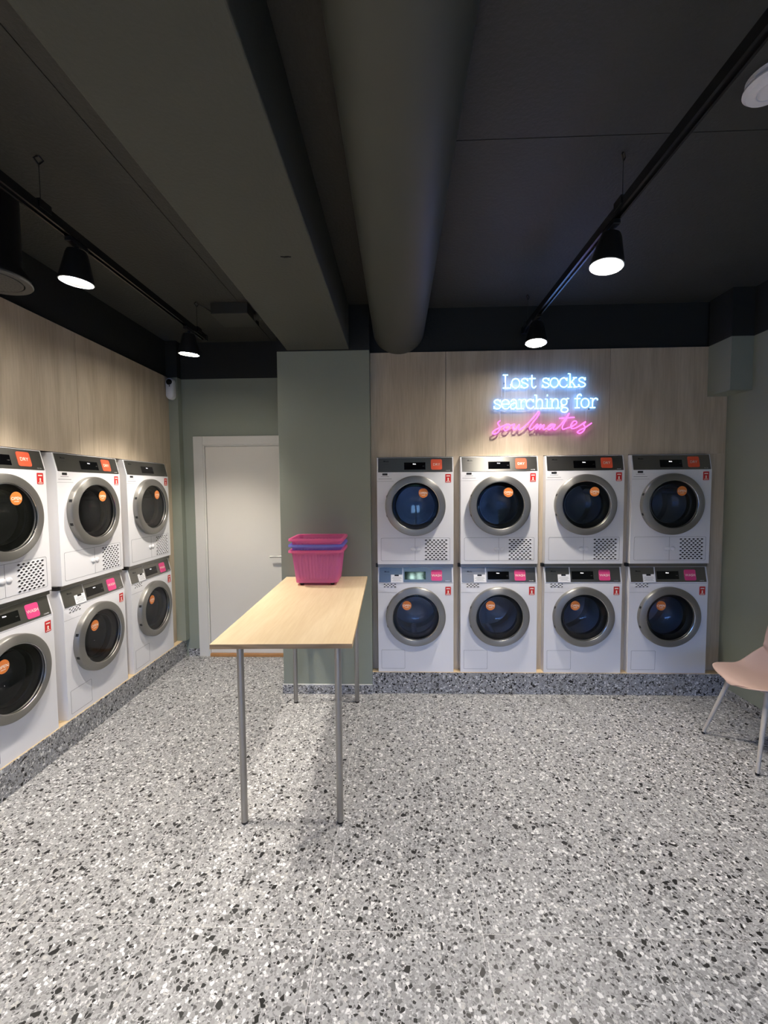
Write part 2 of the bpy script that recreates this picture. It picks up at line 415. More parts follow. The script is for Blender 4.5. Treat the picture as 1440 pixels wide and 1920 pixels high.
# skirtings and plinths clad in terrazzo
def skirt(name, kind, segs, h):
    root = None
    for k, s in enumerate(segs):
        o = obj(name if root is None else 'skirting_tile', box_me(s), 'terrazzo_grey', root, bevel=0.0015)
        if root is None: root = struct(o)
    return root
skirt('baseboard_column', 0, [(XC0 - 0.008, -0.57, YC - 0.009, YC - 0.0005, 0.0, 0.072), (-0.568, XC1 + 0.001, YC - 0.009, YC - 0.0005, 0.0, 0.072)], 0.07)
bm = bmesh.new(); bbox(bm, XC0 - 0.006, XC1, YC - 0.008, YC - 0.0005, 0.0725, 0.079)
struct(obj('trim_1', mesh(bm), 'grout'))
skirt('baseboard_door', 0, [(-2.075, -1.962, YD - 0.009, YD - 0.0005, 0.0, 0.072)], 0.07)
skirt('baseboard_right', 0, [(XR - 0.009, XR - 0.0005, y, y + 0.598, 0.0, 0.072) for y in [3.305 - 0.6 * (k + 1) for k in range(10)]], 0.07)
p1 = struct(obj('trim_2', box_me((-2.79, XM - 0.001, yl0, YD - 0.001, 0.0, ZPL - 0.012)), 'grout'))
yy = YD - 0.001
while yy > yl0:
    y0 = max(yl0, yy - 0.6)
    obj('plinth_tile', box_me((XM - 0.0005, XM + 0.010, y0 + 0.001, yy - 0.001, 0.0, ZPL - 0.003)), 'terrazzo_grey', p1); yy -= 0.6
obj('plinth_board', box_me((-2.79, XM + 0.006, yl0, YD - 0.001, ZPL - 0.0115, ZPL - 0.0005)), 'plinth_wood', p1)
p2 = struct(obj('trim_3', box_me((XC1 + 0.001, XR - 0.001, YM + 0.001, YD - 0.001, 0.0, ZPL - 0.012)), 'grout'))
for a, b in ((XC1 + 0.001, 0.316), (0.316, 0.937), (0.937, 1.54), (1.54, 2.142), (2.142, XR - 0.001)):
    obj('plinth_tile', box_me((a + 0.001, b - 0.001, YM - 0.010, YM + 0.0005, 0.0, ZPL - 0.003)), 'terrazzo_grey', p2)
obj('plinth_board', box_me((XC1 + 0.001, XR - 0.001, YM - 0.006, YD - 0.001, ZPL - 0.0115, ZPL - 0.0005)), 'plinth_wood', p2)

# ------------------------------------------------------------------ door to the back room
d = struct(empty('door_1', (-1.445, YD, 0)))
dx = -1.445
bm = bmesh.new()
bbox(bm, -1.962 - dx, -1.868 - dx, -0.022, 0.0, 0, 2.15); bbox(bm, -1.02 - dx, -0.928 - dx, -0.022, 0.0, 0, 2.15)
bbox(bm, -1.868 - dx, -1.02 - dx, -0.022, 0.0, 2.068, 2.15)
obj('frame', mesh(bm), 'white_frame', d, bevel=0.003)
bm = bmesh.new()
bbox(bm, -1.868 - dx, -1.853 - dx, -0.016, 0.0, 0, 2.068); bbox(bm, -1.035 - dx, -1.02 - dx, -0.016, 0.0, 0, 2.068); bbox(bm, -1.853 - dx, -1.035 - dx, -0.016, 0.0, 2.055, 2.068)
obj('door_stop', mesh(bm), 'white_frame', d)
obj('leaf', box_me((-1.850 - dx, -1.038 - dx, -0.010, 0.0, 0.032, 2.052)), 'white_door', d, bevel=0.002)
obj('threshold', box_me((-1.853 - dx, -1.035 - dx, -0.03, 0.0, 0.0, 0.03)), 'threshold_wood', d, bevel=0.003)
hd = bmesh.new()
lathe(hd, [(0.001, -0.018), (0.026, -0.018), (0.026, -0.010)], 24, 'y', (-1.093 - dx, 0, 0.995))
tube(hd, spline([(-1.093 - dx, -0.012, 0.995), (-1.093 - dx, -0.05, 0.995), (-1.105 - dx, -0.06, 0.995), (-1.23 - dx, -0.06, 0.993)], 4), 0.009, 10)
obj('handle', mesh(hd, True), 'steel_leg', d)
hd = bmesh.new(); lathe(hd, [(0.001, -0.016), (0.024, -0.016), (0.024, -0.010)], 24, 'y', (-1.093 - dx, 0, 0.92))
obj('lock_cylinder', mesh(hd, True), 'steel_leg', d)

# ------------------------------------------------------------------ shop front behind the camera
wf = struct(obj('wall_front', box_me((-2.95, 2.7, YF - 0.2, YF, 0, 0.25), (-2.95, 2.7, YF - 0.2, YF, 2.45, ZC), (-2.95, -2.3, YF - 0.2, YF, 0.25, 2.45), (2.3, 2.7, YF - 0.2, YF, 0.25, 2.45), (-0.75, -0.55, YF - 0.2, YF, 0.25, 2.45)), 'green_paint'))
for n, (a, b) in enumerate(((-2.3, -0.75), (-0.55, 2.3))):
    wd = struct(empty('window_%d' % (n + 1), ((a + b) / 2, YF - 0.1, 0.25))); h = (b - a) / 2
    bm = bmesh.new(); t = 0.05
    bbox(bm, -h, -h + t, -0.03, 0.03, 0, 2.2); bbox(bm, h - t, h, -0.03, 0.03, 0, 2.2); bbox(bm, -h + t, h - t, -0.03, 0.03, 0, t); bbox(bm, -h + t, h - t, -0.03, 0.03, 2.2 - t, 2.2)
    obj('window_frame', mesh(bm), 'front_frame', wd)
    nn = 1 if n == 0 else 3
    st = (2 * h - 2 * t) / nn
    for k in range(nn):
        if k: obj('mullion', box_me((-h + t + st * k - 0.03, -h + t + st * k + 0.03, -0.03, 0.03, t, 2.2 - t)), 'front_frame', wd)
        obj('pane', box_me((-h + t + st * k + (0.03 if k else 0), -h + t + st * (k + 1) - (0.03 if k < nn - 1 else 0), -0.004, 0.004, t, 2.2 - t)), 'shop_glass', wd)
    pl = bpy.data.lights.new('sky_portal', 'AREA'); pl.shape = 'RECTANGLE'; pl.size = 2 * h; pl.size_y = 2.2; pl.cycles.is_portal = True
    po = bpy.data.objects.new('sky_portal', pl); C.objects.link(po); po.location = ((a + b) / 2, YF - 0.21, 1.35); po.rotation_euler = (PI / 2, 0, PI)
pv = struct(obj('ground_street', box_me((-12, 12, -16, YF - 0.2, -0.25, -0.05)), 'pavement'))

op = struct(obj('sky_block_facade', box_me((-14, 14, -16.2, -16, -0.05, 4.2)), 'pavement'))  # unseen facade, added to block the low sky from reflections and daylight
for k in range(-6, 7):
    if k % 2: obj('window_pane', box_me((k * 1.9 - 0.6, k * 1.9 + 0.6, -16.0, -15.97, 1.0, 2.9)), 'black_glass', op)
obj('added_glow_patch', box_me((0.5, 1.35, -16.0, -15.96, 0.0, 0.8)), 'glow_blue', op)  # added glowing patch, only there to mirror blue in a dryer glass

# ------------------------------------------------------------------ machines
RC = 0.028          # how far the control panel leans back
ZS = MH - 0.119     # where it starts
TILT = math.atan2(RC, MH - ZS)
def body_me(hole_z, hole_r):
    bm = bmesh.new(); hw = MW / 2
    zl = [0.0, ZS]
    # front sheet with the round opening
    angs = sorted(set([2 * PI * i / 64 for i in range(64)] + [math.atan2(z - hole_z, x) % (2 * PI) for x in (-hw, hw) for z in zl]))
    inner, outer, corner = [], [], {}
    for a in angs:
        c, s = math.cos(a), math.sin(a)
        t = min((hw / abs(c)) if abs(c) > 1e-9 else 9, ((ZS - hole_z) / s) if s > 1e-9 else 9, (hole_z / -s) if s < -1e-9 else 9)
        inner.append(bm.verts.new((hole_r * c, 0, hole_z + hole_r * s))); outer.append(bm.verts.new((t * c, 0, hole_z + t * s)))
    n = len(angs)
    for i in range(n): bm.faces.new((inner[i], inner[(i + 1) % n], outer[(i + 1) % n], outer[i]))
    # throat
    back = [bm.verts.new((v.co.x, 0.05, v.co.z)) for v in inner]
    for i in range(n): bm.faces.new((inner[i], back[i], back[(i + 1) % n], inner[(i + 1) % n]))
    def near(x, z): return min(outer, key=lambda v: (v.co.x - x) ** 2 + (v.co.z - z) ** 2)
    def edge(sel, key): return sorted([v for v in outer if sel(v)], key=key)
    top = edge(lambda v: abs(v.co.z - ZS) < 1e-5, lambda v: v.co.x); bot = edge(lambda v: abs(v.co.z) < 1e-5, lambda v: v.co.x)
    lef = edge(lambda v: abs(v.co.x + hw) < 1e-5, lambda v: v.co.z); rig = edge(lambda v: abs(v.co.x - hw) < 1e-5, lambda v: v.co.z)
    tl, tr = bm.verts.new((-hw, RC, MH)), bm.verts.new((hw, RC, MH))
    bl, br = bm.verts.new((-hw, MD, MH)), bm.verts.new((hw, MD, MH))
    cl, cr = bm.verts.new((-hw, MD, 0)), bm.verts.new((hw, MD, 0))
    bm.faces.new(top + [tr, tl]); bm.faces.new((tl, tr, br, bl)); bm.faces.new((bl, br, cr, cl)); bm.faces.new(bot + [cr, cl])
    bm.faces.new(lef + [tl, bl, cl]); bm.faces.new(rig + [tr, br, cr])
    # soften the upright and horizontal outer edges
    es = [e for e in bm.edges if len(e.link_faces) == 2 and e.calc_face_angle(0) > math.radians(60) and min(v.co.y for v in e.verts) < 0.04 and not any(v in set(inner + back) for v in e.verts)]
    bmesh.ops.bevel(bm, geom=es, offset=0.009, segments=3, profile=0.5, affect='EDGES')
    return mesh(bm, True)
def tilt_plate(x0, x1, s0, s1, d0, d1, r=0.0):
    """prism lying on the leaning control face; s = distance up the face, d = height above it"""
    bm = bmesh.new(); up = Vector((0, math.sin(TILT), math.cos(TILT))); nr = Vector((0, -math.cos(TILT), math.sin(TILT))); o = Vector((0, 0, ZS))
    ol = [(x + (x0 + x1) / 2, z + (s0 + s1) / 2) for x, z in rrect(x1 - x0, s1 - s0, r, 4)] if r else [(x1, s1), (x0, s1), (x0, s0), (x1, s0)]
    a = [bm.verts.new(o + Vector((x, 0, 0)) + up * s + nr * d1) for x, s in ol]; b = [bm.verts.new(o + Vector((x, 0, 0)) + up * s + nr * d0) for x, s in ol]
    bm.faces.new(a); bm.faces.new(b)
    for i in range(len(a)): bm.faces.new((a[i], a[(i + 1) % len(a)], b[(i + 1) % len(a)], b[i]))
    return mesh(bm)
def tilt_obj(name, me, mtl, parent, x, s, d):
    up = Vector((0, math.sin(TILT), math.cos(TILT))); nr = Vector((0, -math.cos(TILT), math.sin(TILT)))
    return obj(name, me, mtl, parent, Vector((x, 0, ZS)) + up * s + nr * d, (-TILT, 0, 0))
LX = lambda v: v - MW / 2
ML = {}
def M(key, fn):
    if key not in ML: ML[key] = fn()
    return ML[key]
def disc_me(r, y0, y1, n=32):
    return plate([(r * math.cos(2 * PI * i / n), r * math.sin(2 * PI * i / n)) for i in range(n)], y0, y1)
def ring_me():
    bm = bmesh.new()
    lathe(bm, [(0.2335, 0.001), (0.2345, -0.022), (0.2335, -0.031), (0.2305, -0.0355), (0.226, -0.0375), (0.190, -0.0425), (0.1850, -0.0415), (0.182, -0.037), (0.1805, -0.026), (0.1805, 0.001)], 96, 'y', closed=True)
    return mesh(bm, True)
def bright_ring_me():
    bm = bmesh.new(); lathe(bm, [(0.1835, -0.0365), (0.1825, -0.0385), (0.1800, -0.0370), (0.1795, -0.030), (0.1803, -0.030)], 96, 'y', closed=True); return mesh(bm, True)
def gasket_me():
    bm = bmesh.new(); lathe(bm, [(0.180, -0.020), (0.174, -0.006), (0.160, 0.006), (0.150, 0.012), (0.150, 0.05), (0.182, 0.05), (0.1800, 0.0)], 64, 'y', closed=True); return mesh(bm, True)
def pane_me(bulge):
    bm = bmesh.new(); n = 7
    prof = [(0.0005 + 0.1795 * math.sin(i / n * PI / 2), -0.022 - bulge * math.cos(i / n * PI / 2)) for i in range(n + 1)]
    lathe(bm, prof, 64, 'y'); return mesh(bm, True)
def bowl_me(depth, r0, z0):
    bm = bmesh.new(); n = 10
    prof = [(r0, z0)] + [(0.0005 + (r0 - 0.006) * math.cos(i / n * PI / 2) ** 0.75, z0 + depth * math.sin(i / n * PI / 2)) for i in range(n)] + [(0.0005, z0 + depth)]
    lathe(bm, prof, 64, 'y'); return mesh(bm, True)
def drum_me():
    bm = bmesh.new()
    lathe(bm, [(0.151, 0.051), (0.225, 0.06), (0.225, 0.40), (0.20, 0.43), (0.06, 0.445), (0.001, 0.43)], 64, 'y')
    for k in range(3):
        a = 2 * PI * k / 3 + 0.5; c, s = math.cos(a), math.sin(a)
        pts = [Vector((c * 0.205, 0.08, s * 0.205)), Vector((c * 0.195, 0.2, s * 0.195)), Vector((c * 0.205, 0.39, s * 0.205))]
        tube(bm, pts, 0.025, 8)
    return mesh(bm, True)
def vent_cells(hw_, hh_, px_, pz_):
    """centres of a staggered vent pattern inside a rectangle of half size hw_, hh_"""
    out = []; nr = int(hh_ / (pz_ / 2))
    for r in range(-nr, nr + 1):
        nc = int(hw_ / px_) + 1
        for c in range(-nc, nc + 1):
            x = (c + (0.5 if r % 2 else 0)) * px_
            if abs(x) <= hw_ - 0.3 * px_: out.append((x, r * pz_ / 2))
    return out
def vent_me(hw_, hh_, px_, pz_, kx, kz, part):
    """part 'holes': dark lozenges; part 'rims': raised white surround of every lozenge"""
    bm = bmesh.new()
    loz = lambda a, b: [(a, 0), (a * 0.45, b * 0.62), (0, b), (-a * 0.45, b * 0.62), (-a, 0), (-a * 0.45, -b * 0.62), (0, -b), (a * 0.45, -b * 0.62)]
    for x, z in vent_cells(hw_, hh_, px_, pz_):
        inn = loz(px_ * kx / 2, pz_ * kz / 2)
        if part == 'holes': bm.faces.new([bm.verts.new((x + p, -0.0004, z + q)) for p, q in inn])
        else:
            mid = loz(px_ * kx / 2 * 1.05, pz_ * kz / 2 * 1.08); outr = loz(px_ * 0.49, pz_ * 0.49)
            L3 = [[bm.verts.new((x + p, y, z + q)) for p, q in l] for l, y in ((inn, -0.0003), (mid, -0.0018), (outr, -0.0002))]
            for a, b in zip(L3, L3[1:]):
                for i in range(8): bm.faces.new((a[i], a[(i + 1) % 8], b[(i + 1) % 8], b[i]))
    return mesh(bm)
def machine(kind, loc, rz, label, group, dry_label=True, idle=True):
    dryer = kind == 'dryer'
    t = empty('tumble_dryer' if dryer else 'washing_machine', loc, rz)
    tag(t, label, 'dryer' if dryer else 'washing machine', group)
    hz = 0.459 if dryer else 0.4515
    obj('body', M(('body', dryer), lambda: body_me(hz, 0.182)), 'machine_white', t)
    # control panel
    SL = math.hypot(RC, MH - ZS)
    if dryer:
        cp = obj('control_panel', M('cpd', lambda: tilt_plate(LX(0.011), LX(0.588), 0.003, SL - 0.004, 0.0002, 0.0022)), 'steel_panel', t)
        tilt_obj('brand_lettering', text_me('Miele', 0.0135, bold=0.01), 'lettering_dark', cp, LX(0.072), SL - 0.031, 0.0024)
        tilt_obj('model_lettering', text_me('PROFESSIONAL', 0.0045), 'lettering_grey', cp, LX(0.072), SL - 0.055, 0.0024)
        tilt_obj('model_lettering', text_me('PDR 300', 0.006, bold=0.01), 'paper_white', cp, LX(0.553), 0.013, 0.0024)
    else:
        cp = obj('control_panel', M('cpw', lambda: tilt_plate(LX(0.203), LX(0.584), 0.003, SL - 0.005, 0.0002, 0.0022)), 'steel_panel', t)
        tilt_obj('model_lettering', text_me('PWM 300', 0.006, bold=0.01), 'paper_white', cp, LX(0.549), 0.013, 0.0024)
        dr = obj('detergent_drawer', M('drw', lambda: tilt_plate(LX(0.012), LX(0.193), 0.003, SL - 0.005, 0.0002, 0.0032)), 'steel_panel', t)
        tilt_obj('brand_lettering', text_me('Miele', 0.0135, bold=0.01), 'lettering_dark', dr, LX(0.072), SL - 0.036, 0.0034)
        tilt_obj('model_lettering', text_me('PROFESSIONAL', 0.0045), 'lettering_grey', dr, LX(0.072), SL - 0.058, 0.0034)
        nt_ = obj('notice_card', M('card', lambda: tilt_plate(LX(0.104), LX(0.196), 0.002, 0.062, 0.0034, 0.0042)), 'paper_white', t)
        obj('print_block', M('cardb', lambda: tilt_plate(LX(0.132), LX(0.166), 0.050, 0.062, 0.0043, 0.0046)), 'lettering_dark', nt_)
        for k, (a, b) in enumerate(((0.116, 0.184), (0.112, 0.188), (0.122, 0.178), (0.112, 0.186))):
            obj('print_line', M(('cl', k), lambda: tilt_plate(LX(a), LX(b), 0.040 - 0.009 * k, 0.0418 - 0.009 * k, 0.0043, 0.0045)), 'lettering_grey', nt_)
    s0, s1 = (0.022, 0.080) if dryer else (0.024, 0.086)
    ds = obj('display', M(('disp', dryer), lambda: tilt_plate(LX(0.213), LX(0.379), s0, s1, 0.0023, 0.0034)), 'black_glass', t)
    if idle: tilt_obj('display_lettering', text_me('Miele', 0.008, bold=0.02), 'display_white', ds, LX(0.293), s1 - 0.013, 0.0036)
    tilt_obj('display_lettering', text_me('12:30', 0.005), 'grille_grey', ds, LX(0.363), s0 + 0.028, 0.0036)
    # programme label
    if not dryer or dry_label:
        sc = (0.062 if dryer else 0.056)
        lb = obj('dry_label' if dryer else 'wash_label', M(('lab', dryer), lambda: tilt_plate(LX(0.4215), LX(0.5075), sc - 0.042, sc + 0.042, 0.0023, 0.0045, 0.012)), 'orange_label' if dryer else 'pink_label', t)
        tilt_obj('label_lettering', text_me('DRY' if dryer else 'WASH', 0.0205 if dryer else 0.0195, bold=0.0), 'cream_letters', lb, LX(0.4645), sc, 0.0047)
    # red notice sticker
    rsz = (0.672 if dryer else 0.653)
    rs = obj('notice_sticker', M('rst', lambda: plate(rrect(0.044, 0.066, 0.004, 3), -0.0012, -0.0002)), 'red_sticker', t, (LX(0.554), 0, rsz))
    obj('print_line', M('rs1', lambda: plate(rrect(0.028, 0.007, 0.001, 1), -0.0016, -0.0013)), 'cream_letters', rs, (0, 0, 0.018))
    obj('sticker_mark', M('rs2', lambda: plate([(0.006, 0.0), (0.004, 0.009), (-0.004, 0.009), (-0.006, 0.0), (-0.002, -0.004), (-0.009, -0.013), (0.009, -0.013), (0.002, -0.004)], -0.0016, -0.0013)), 'cream_letters', rs, (0, 0, -0.006))
    obj('print_line', M('rs3', lambda: plate(rrect(0.032, 0.004, 0.001, 1), -0.0016, -0.0013)), 'cream_letters', rs, (0, 0, -0.026))
    # porthole door
    dr_ = obj('door_ring', M('ring', ring_me), 'steel_ring', t, (0, 0, hz))
    obj('inner_rim', M('brim', bright_ring_me), 'steel_bright', dr_)
    obj('gasket', M('gask', gasket_me), 'gasket', dr_)
    obj('glass_pane', M('pane', lambda: pane_me(0.006 if dryer else 0.005)), 'porthole_glass', dr_)
    obj('glass_bowl', M(('bowl', dryer), lambda: bowl_me(0.10 if dryer else 0.13, 0.150 if dryer else 0.152, -0.004)), 'bowl_glass', dr_)
    for q in (0.33, -0.33):
        h_ = obj('hinge', M(('hinge', q), lambda: box_me((-0.2365, -0.224, -0.030, -0.012, -0.009, 0.009))), 'rubber', dr_, (0, 0, 0), (0, -q * 1.0, 0))
    obj('drum', M('drum', drum_me), 'drum', t, (0, 0, hz))
    ox, oz = (0.062, 0.100) if dryer else (-0.070, 0.092)
    st = obj('open_sticker', M('open', lambda: disc_me(0.0365, -0.0290, -0.0284)), 'open_orange', t, (ox, 0, hz + oz), (0.0, 0, 0))
    obj('sticker_lettering', text_me('OPEN', 0.0175, bold=0.012), 'cream_letters', st, (0, -0.0288, 0.0005))
    obj('sticker_lettering', M('opl', lambda: plate(rrect(0.030, 0.003, 0.001, 1), -0.0296, -0.0291)), 'cream_letters', st, (0, 0, -0.017))
    if dryer:
        # lower service flap with handle and vent
        sm = obj('service_flap', M('flap', lambda: ring_line(rrect(0.541, 0.182, 0.010), 0.0016, -0.0006, 0.0004)), 'machine_seam', t, (LX(0.2985), 0, 0.1165))
        obj('flap_seam', M('fs', lambda: box_me((-0.0008, 0.0008, -0.0006, 0.0004, -0.090, 0.090))), 'machine_seam', sm, (-0.003, 0, 0))
        def knob():
            b = bmesh.new(); n = 8
            for cx, r, sx in ((-0.019, 0.0165, 1.25), (0.021, 0.0165, 1.15)):
                vs0 = len(b.verts)
                bmesh.ops.create_uvsphere(b, u_segments=20, v_segments=10, radius=r)
                for v in list(b.verts)[vs0:]:
                    v.co = Vector((v.co.x * sx + cx, v.co.y * 0.45 - 0.001, v.co.z))
            return mesh(b, True)
        obj('flap_handle', M('knob', knob), 'machine_white', sm, (0.0, 0, 0.0))
        gb = obj('vent_recess', M('vrec', lambda: vent_me(0.089, 0.076, 0.0315, 0.0300, 0.76, 0.42, 'holes')), 'rubber', t, (LX(0.460), 0, 0.114))
        obj('vent_lattice', M('vlat', lambda: vent_me(0.089, 0.076, 0.0315, 0.0300, 0.76, 0.42, 'rims')), 'machine_white', gb)
        obj('service_plate', M('spl', lambda: box_me((-0.020, 0.020, -0.0008, 0.0, -0.008, 0.008))), 'lettering_dark', t, (LX(0.063), 0, 0.706))
        obj('print_line', M('spl2', lambda: box_me((-0.032, 0.032, -0.0006, 0.0, -0.0011, 0.0011))), 'lettering_grey', t, (LX(0.063), 0, 0.689))
        obj('print_line', M('spl3', lambda: box_me((-0.052, 0.052, -0.0006, 0.0, -0.0012, 0.0012))), 'lettering_grey', t, (LX(0.064), 0, 0.671))
        obj('panel_seam', M('psm', lambda: box_me((-0.065, 0.065, -0.0005, 0.0004, -0.0007, 0.0007))), 'machine_seam', t, (LX(0.067), 0, 0.652))
        obj('stacking_frame', M('stk', lambda: box_me((-MW / 2 + 0.002, MW / 2 - 0.002, 0.012, MD - 0.01, -0.0265, -0.0005))), 'steel_panel', t)
        obj('stacking_bracket', M('stb', lambda: box_me((-MW / 2 - 0.016, -MW / 2 + 0.001, 0.02, 0.055, -0.0262, -0.001))), 'rubber', t)
    else:
        sm = obj('service_flap', M('wflap', lambda: ring_line(rrect(0.186, 0.152, 0.006), 0.0016, -0.0006, 0.0004)), 'machine_seam', t, (LX(0.118), 0, 0.102))
        obj('flap_dimple', M('dim', lambda: disc_me(0.007, -0.0012, 0.0, 16)), 'machine_white', sm, (0.0, 0, 0.052))
        gb = obj('vent_recess', M('wrec', lambda: vent_me(0.052, 0.0115, 0.0275, 0.0215, 0.72, 0.40, 'holes')), 'rubber', t, (LX(0.095), 0, 0.696))
        obj('vent_lattice', M('wlat', lambda: vent_me(0.052, 0.0115, 0.0275, 0.0215, 0.72, 0.40, 'rims')), 'machine_white', gb)
        obj('panel_seam', M('wpsm', lambda: box_me((-0.075, 0.075, -0.0005, 0.0004, -0.0007, 0.0007))), 'machine_seam', t, (LX(0.077), 0, 0.640))
        obj('panel_seam', M('wpsm2', lambda: box_me((-0.292, 0.292, -0.0005, 0.0004, -0.0008, 0.0008))), 'machine_seam', t, (0, 0, ZS - 0.006))
    return t
ordn = ['first', 'second', 'third', 'fourth']
wash_n = ['white washing machine next to the green column, below a tumble dryer',
          'second washing machine from the green column in the row under the neon sign',
          'third washing machine from the green column in the row under the neon sign',
          'white washing machine by the pink chair, fourth from the green column']
dry_n = ['white tumble dryer next to the green column, stacked on a washing machine',
         'second tumble dryer from the green column, below the start of the neon sign',
         'third tumble dryer from the green column, below the end of the neon sign',
         'white tumble dryer in the corner by the grey-green wall, fourth from the column']
for i in range(4):
    machine('washer', (BX[i], YM, ZPL), 0, wash_n[i], 'washing machines under the neon sign', idle=i != 0)
    machine('dryer', (BX[i], YM, ZPL + DZ), 0, dry_n[i], 'tumble dryers under the neon sign')
lw = ['washing machine farthest from the white door, third of the row along the panelled wall',
      'middle washing machine of the three leading to the white door',
      'washing machine nearest the white door, at the end of the grey plinth']
ld = ['tumble dryer farthest from the white door, third of the row along the panelled wall',
      'middle tumble dryer of the three leading to the white door, with orange DRY label',
      'tumble dryer nearest the white door, without an orange label on its panel']
for j in range(3):
    machine('washer', (XM, LY[j], ZPL), PI / 2, lw[j], 'washing machines along the panelled side wall')
    machine('dryer', (XM, LY[j], ZPL + DZ), PI / 2, ld[j], 'tumble dryers along the panelled side wall', dry_label=j != 2)

# ------------------------------------------------------------------ folding table
TZ = 0.95
tb = empty('folding_table', (-0.543, 2.556, 0), math.radians(1.45))
tag(tb, 'long birch plywood folding table on thin steel tube legs in front of the green column', 'table')
def top_me():
    bm = bmesh.new(); bbox(bm, -0.318, 0.318, -0.725, 0.725, TZ - 0.022, TZ); me = mesh(bm)
    me.materials.append(MATS['birch_top']); me.materials.append(MATS['birch_edge_shaded'])
    for p in me.polygons: p.material_index = 0 if abs(p.normal.z) > 0.5 else 1
    return me
obj('tabletop', top_me(), None, tb, bevel=0.0015)
for (x, y) in ((-0.235, -0.575), (0.235, -0.575), (-0.235, 0.60), (0.235, 0.60)):
    bm = bmesh.new(); lathe(bm, [(0.0165, 0.012), (0.0165, TZ - 0.022)], 24, 'z', (0, 0, 0), cap0=True, cap1=True)
    lg = obj('leg', mesh(bm, True), 'steel_leg', tb, (x, y, 0))
    bm = bmesh.new(); lathe(bm, [(0.0145, 0.0), (0.0165, 0.004), (0.0165, 0.012)], 20, 'z', cap0=True, cap1=True)
    obj('foot', mesh(bm, True), 'gasket', lg)
    bm = bmesh.new(); lathe(bm, [(0.034, TZ - 0.026), (0.034, TZ - 0.0222)], 20, 'z', cap0=True, cap1=True)
    obj('mounting_plate', mesh(bm), 'steel_leg', lg)

# ------------------------------------------------------------------ laundry baskets
def basket_shell(h):
    bm = bmesh.new()
    def loop(wx, wy, z, rib, r=0.03):
        pts = []; hx, hy = wx / 2, wy / 2
        nx, ny, nc = 44, 40, 6
        segs = [((hx, -hy + r), (hx, hy - r), ny, (1, 0)), ((hx - r, hy), (-hx + r, hy), nx, (0, 1)), ((-hx, hy - r), (-hx, -hy + r), ny, (-1, 0)), ((-hx + r, -hy), (hx - r, -hy), nx, (0, -1))]
        cent = [(hx - r, hy - r, 0), (-hx + r, hy - r, 90), (-hx + r, -hy + r, 180), (hx - r, -hy + r, 270)]
        for k, (a, b, n, nr) in enumerate(segs):
            for i in range(n):
                t = i / n; q = rib if (i // 2) % 2 == 0 else 0.0
                pts.append((a[0] + (b[0] - a[0]) * t + nr[0] * q, a[1] + (b[1] - a[1]) * t + nr[1] * q, z))
            cx, cy_, a0 = cent[k]
            for i in range(nc):
                an = math.radians(a0 + 90 * i / nc); pts.append((cx + r * math.cos(an), cy_ + r * math.sin(an), z))
        return [bm.verts.new(p) for p in pts]
    W0, D0, W1, D1 = 0.300, 0.265, 0.352, 0.300
    L_ = [loop(W0 - 0.03, D0 - 0.03, 0.012, 0), loop(W0, D0, 0.016, 0), loop(W0 + 0.004, D0 + 0.003, 0.04, 0.0), loop(W0 + 0.005, D0 + 0.004, 0.045, 0.0024),
          loop(W0 + (W1 - W0) * 0.85, D0 + (D1 - D0) * 0.85, h - 0.035, 0.0024), loop(W0 + (W1 - W0) * 0.9, D0 + (D1 - D0) * 0.9, h - 0.030, 0.0), loop(W1, D1, h - 0.012, 0)]
    n = len(L_[0])
    for a, b in zip(L_, L_[1:]):
        for i in range(n): bm.faces.new((a[i], a[(i + 1) % n], b[(i + 1) % n], b[i]))
    bm.faces.new(L_[0])
    return mesh(bm)
def basket_rim(h):
    bm = bmesh.new()
    ol = rrect(0.392, 0.338, 0.035, 6); il = rrect(0.352, 0.300, 0.03, 6); n = len(ol)
    lo = [[bm.verts.new((x * k, y * k, z)) for x, y in o_] for o_, z, k in ((il, h - 0.012, 1), (il, h - 0.002, 1), (il, h, 1.015), (ol, h, 0.985), (ol, h - 0.006, 1), (ol, h - 0.017, 1), (ol, h - 0.017, 0.98), (il, h - 0.010, 1.01))]
    for a, b in zip(lo, lo[1:]):
        for i in range(n): bm.faces.new((a[i], a[(i + 1) % n], b[(i + 1) % n], b[i]))
    return mesh(bm, True)
bs_me, br_me = basket_shell(0.252), basket_rim(0.252)
mk = {}
for k, (col, lab) in enumerate((('basket_pink', 'lowest pink ribbed plastic laundry basket of the stack, standing on the table'),
                                ('basket_blue', 'blue plastic laundry basket nested between two pink ones on the table'),
                                ('basket_pink', 'topmost pink plastic laundry basket of the stack on the table'))):
    b = empty('laundry_basket', (-0.585 + 0.001 * k, 3.10, TZ + 0.004 + 0.041 * k), math.radians(0.8))
    tag(b, lab, 'basket', 'laundry baskets stacked on the table')
    if col not in mk:
        s_, r_ = bs_me.copy(), br_me.copy(); s_.materials.clear(); r_.materials.clear(); s_.materials.append(MATS[col]); r_.materials.append(MATS[col]); mk[col] = (s_, r_)
    obj('shell', mk[col][0], None, b); obj('rim', mk[col][1], None, b)
    if k == 0:
        for x in (-0.11, 0.11):
            for y in (-0.10, 0.10):
                bm = bmesh.new(); lathe(bm, [(0.012, -0.004), (0.015, 0.001), (0.015, 0.011)], 16, 'z', cap0=True, cap1=True)
                obj('foot', mesh(bm, True), 'rubber', b, (x, y, 0))

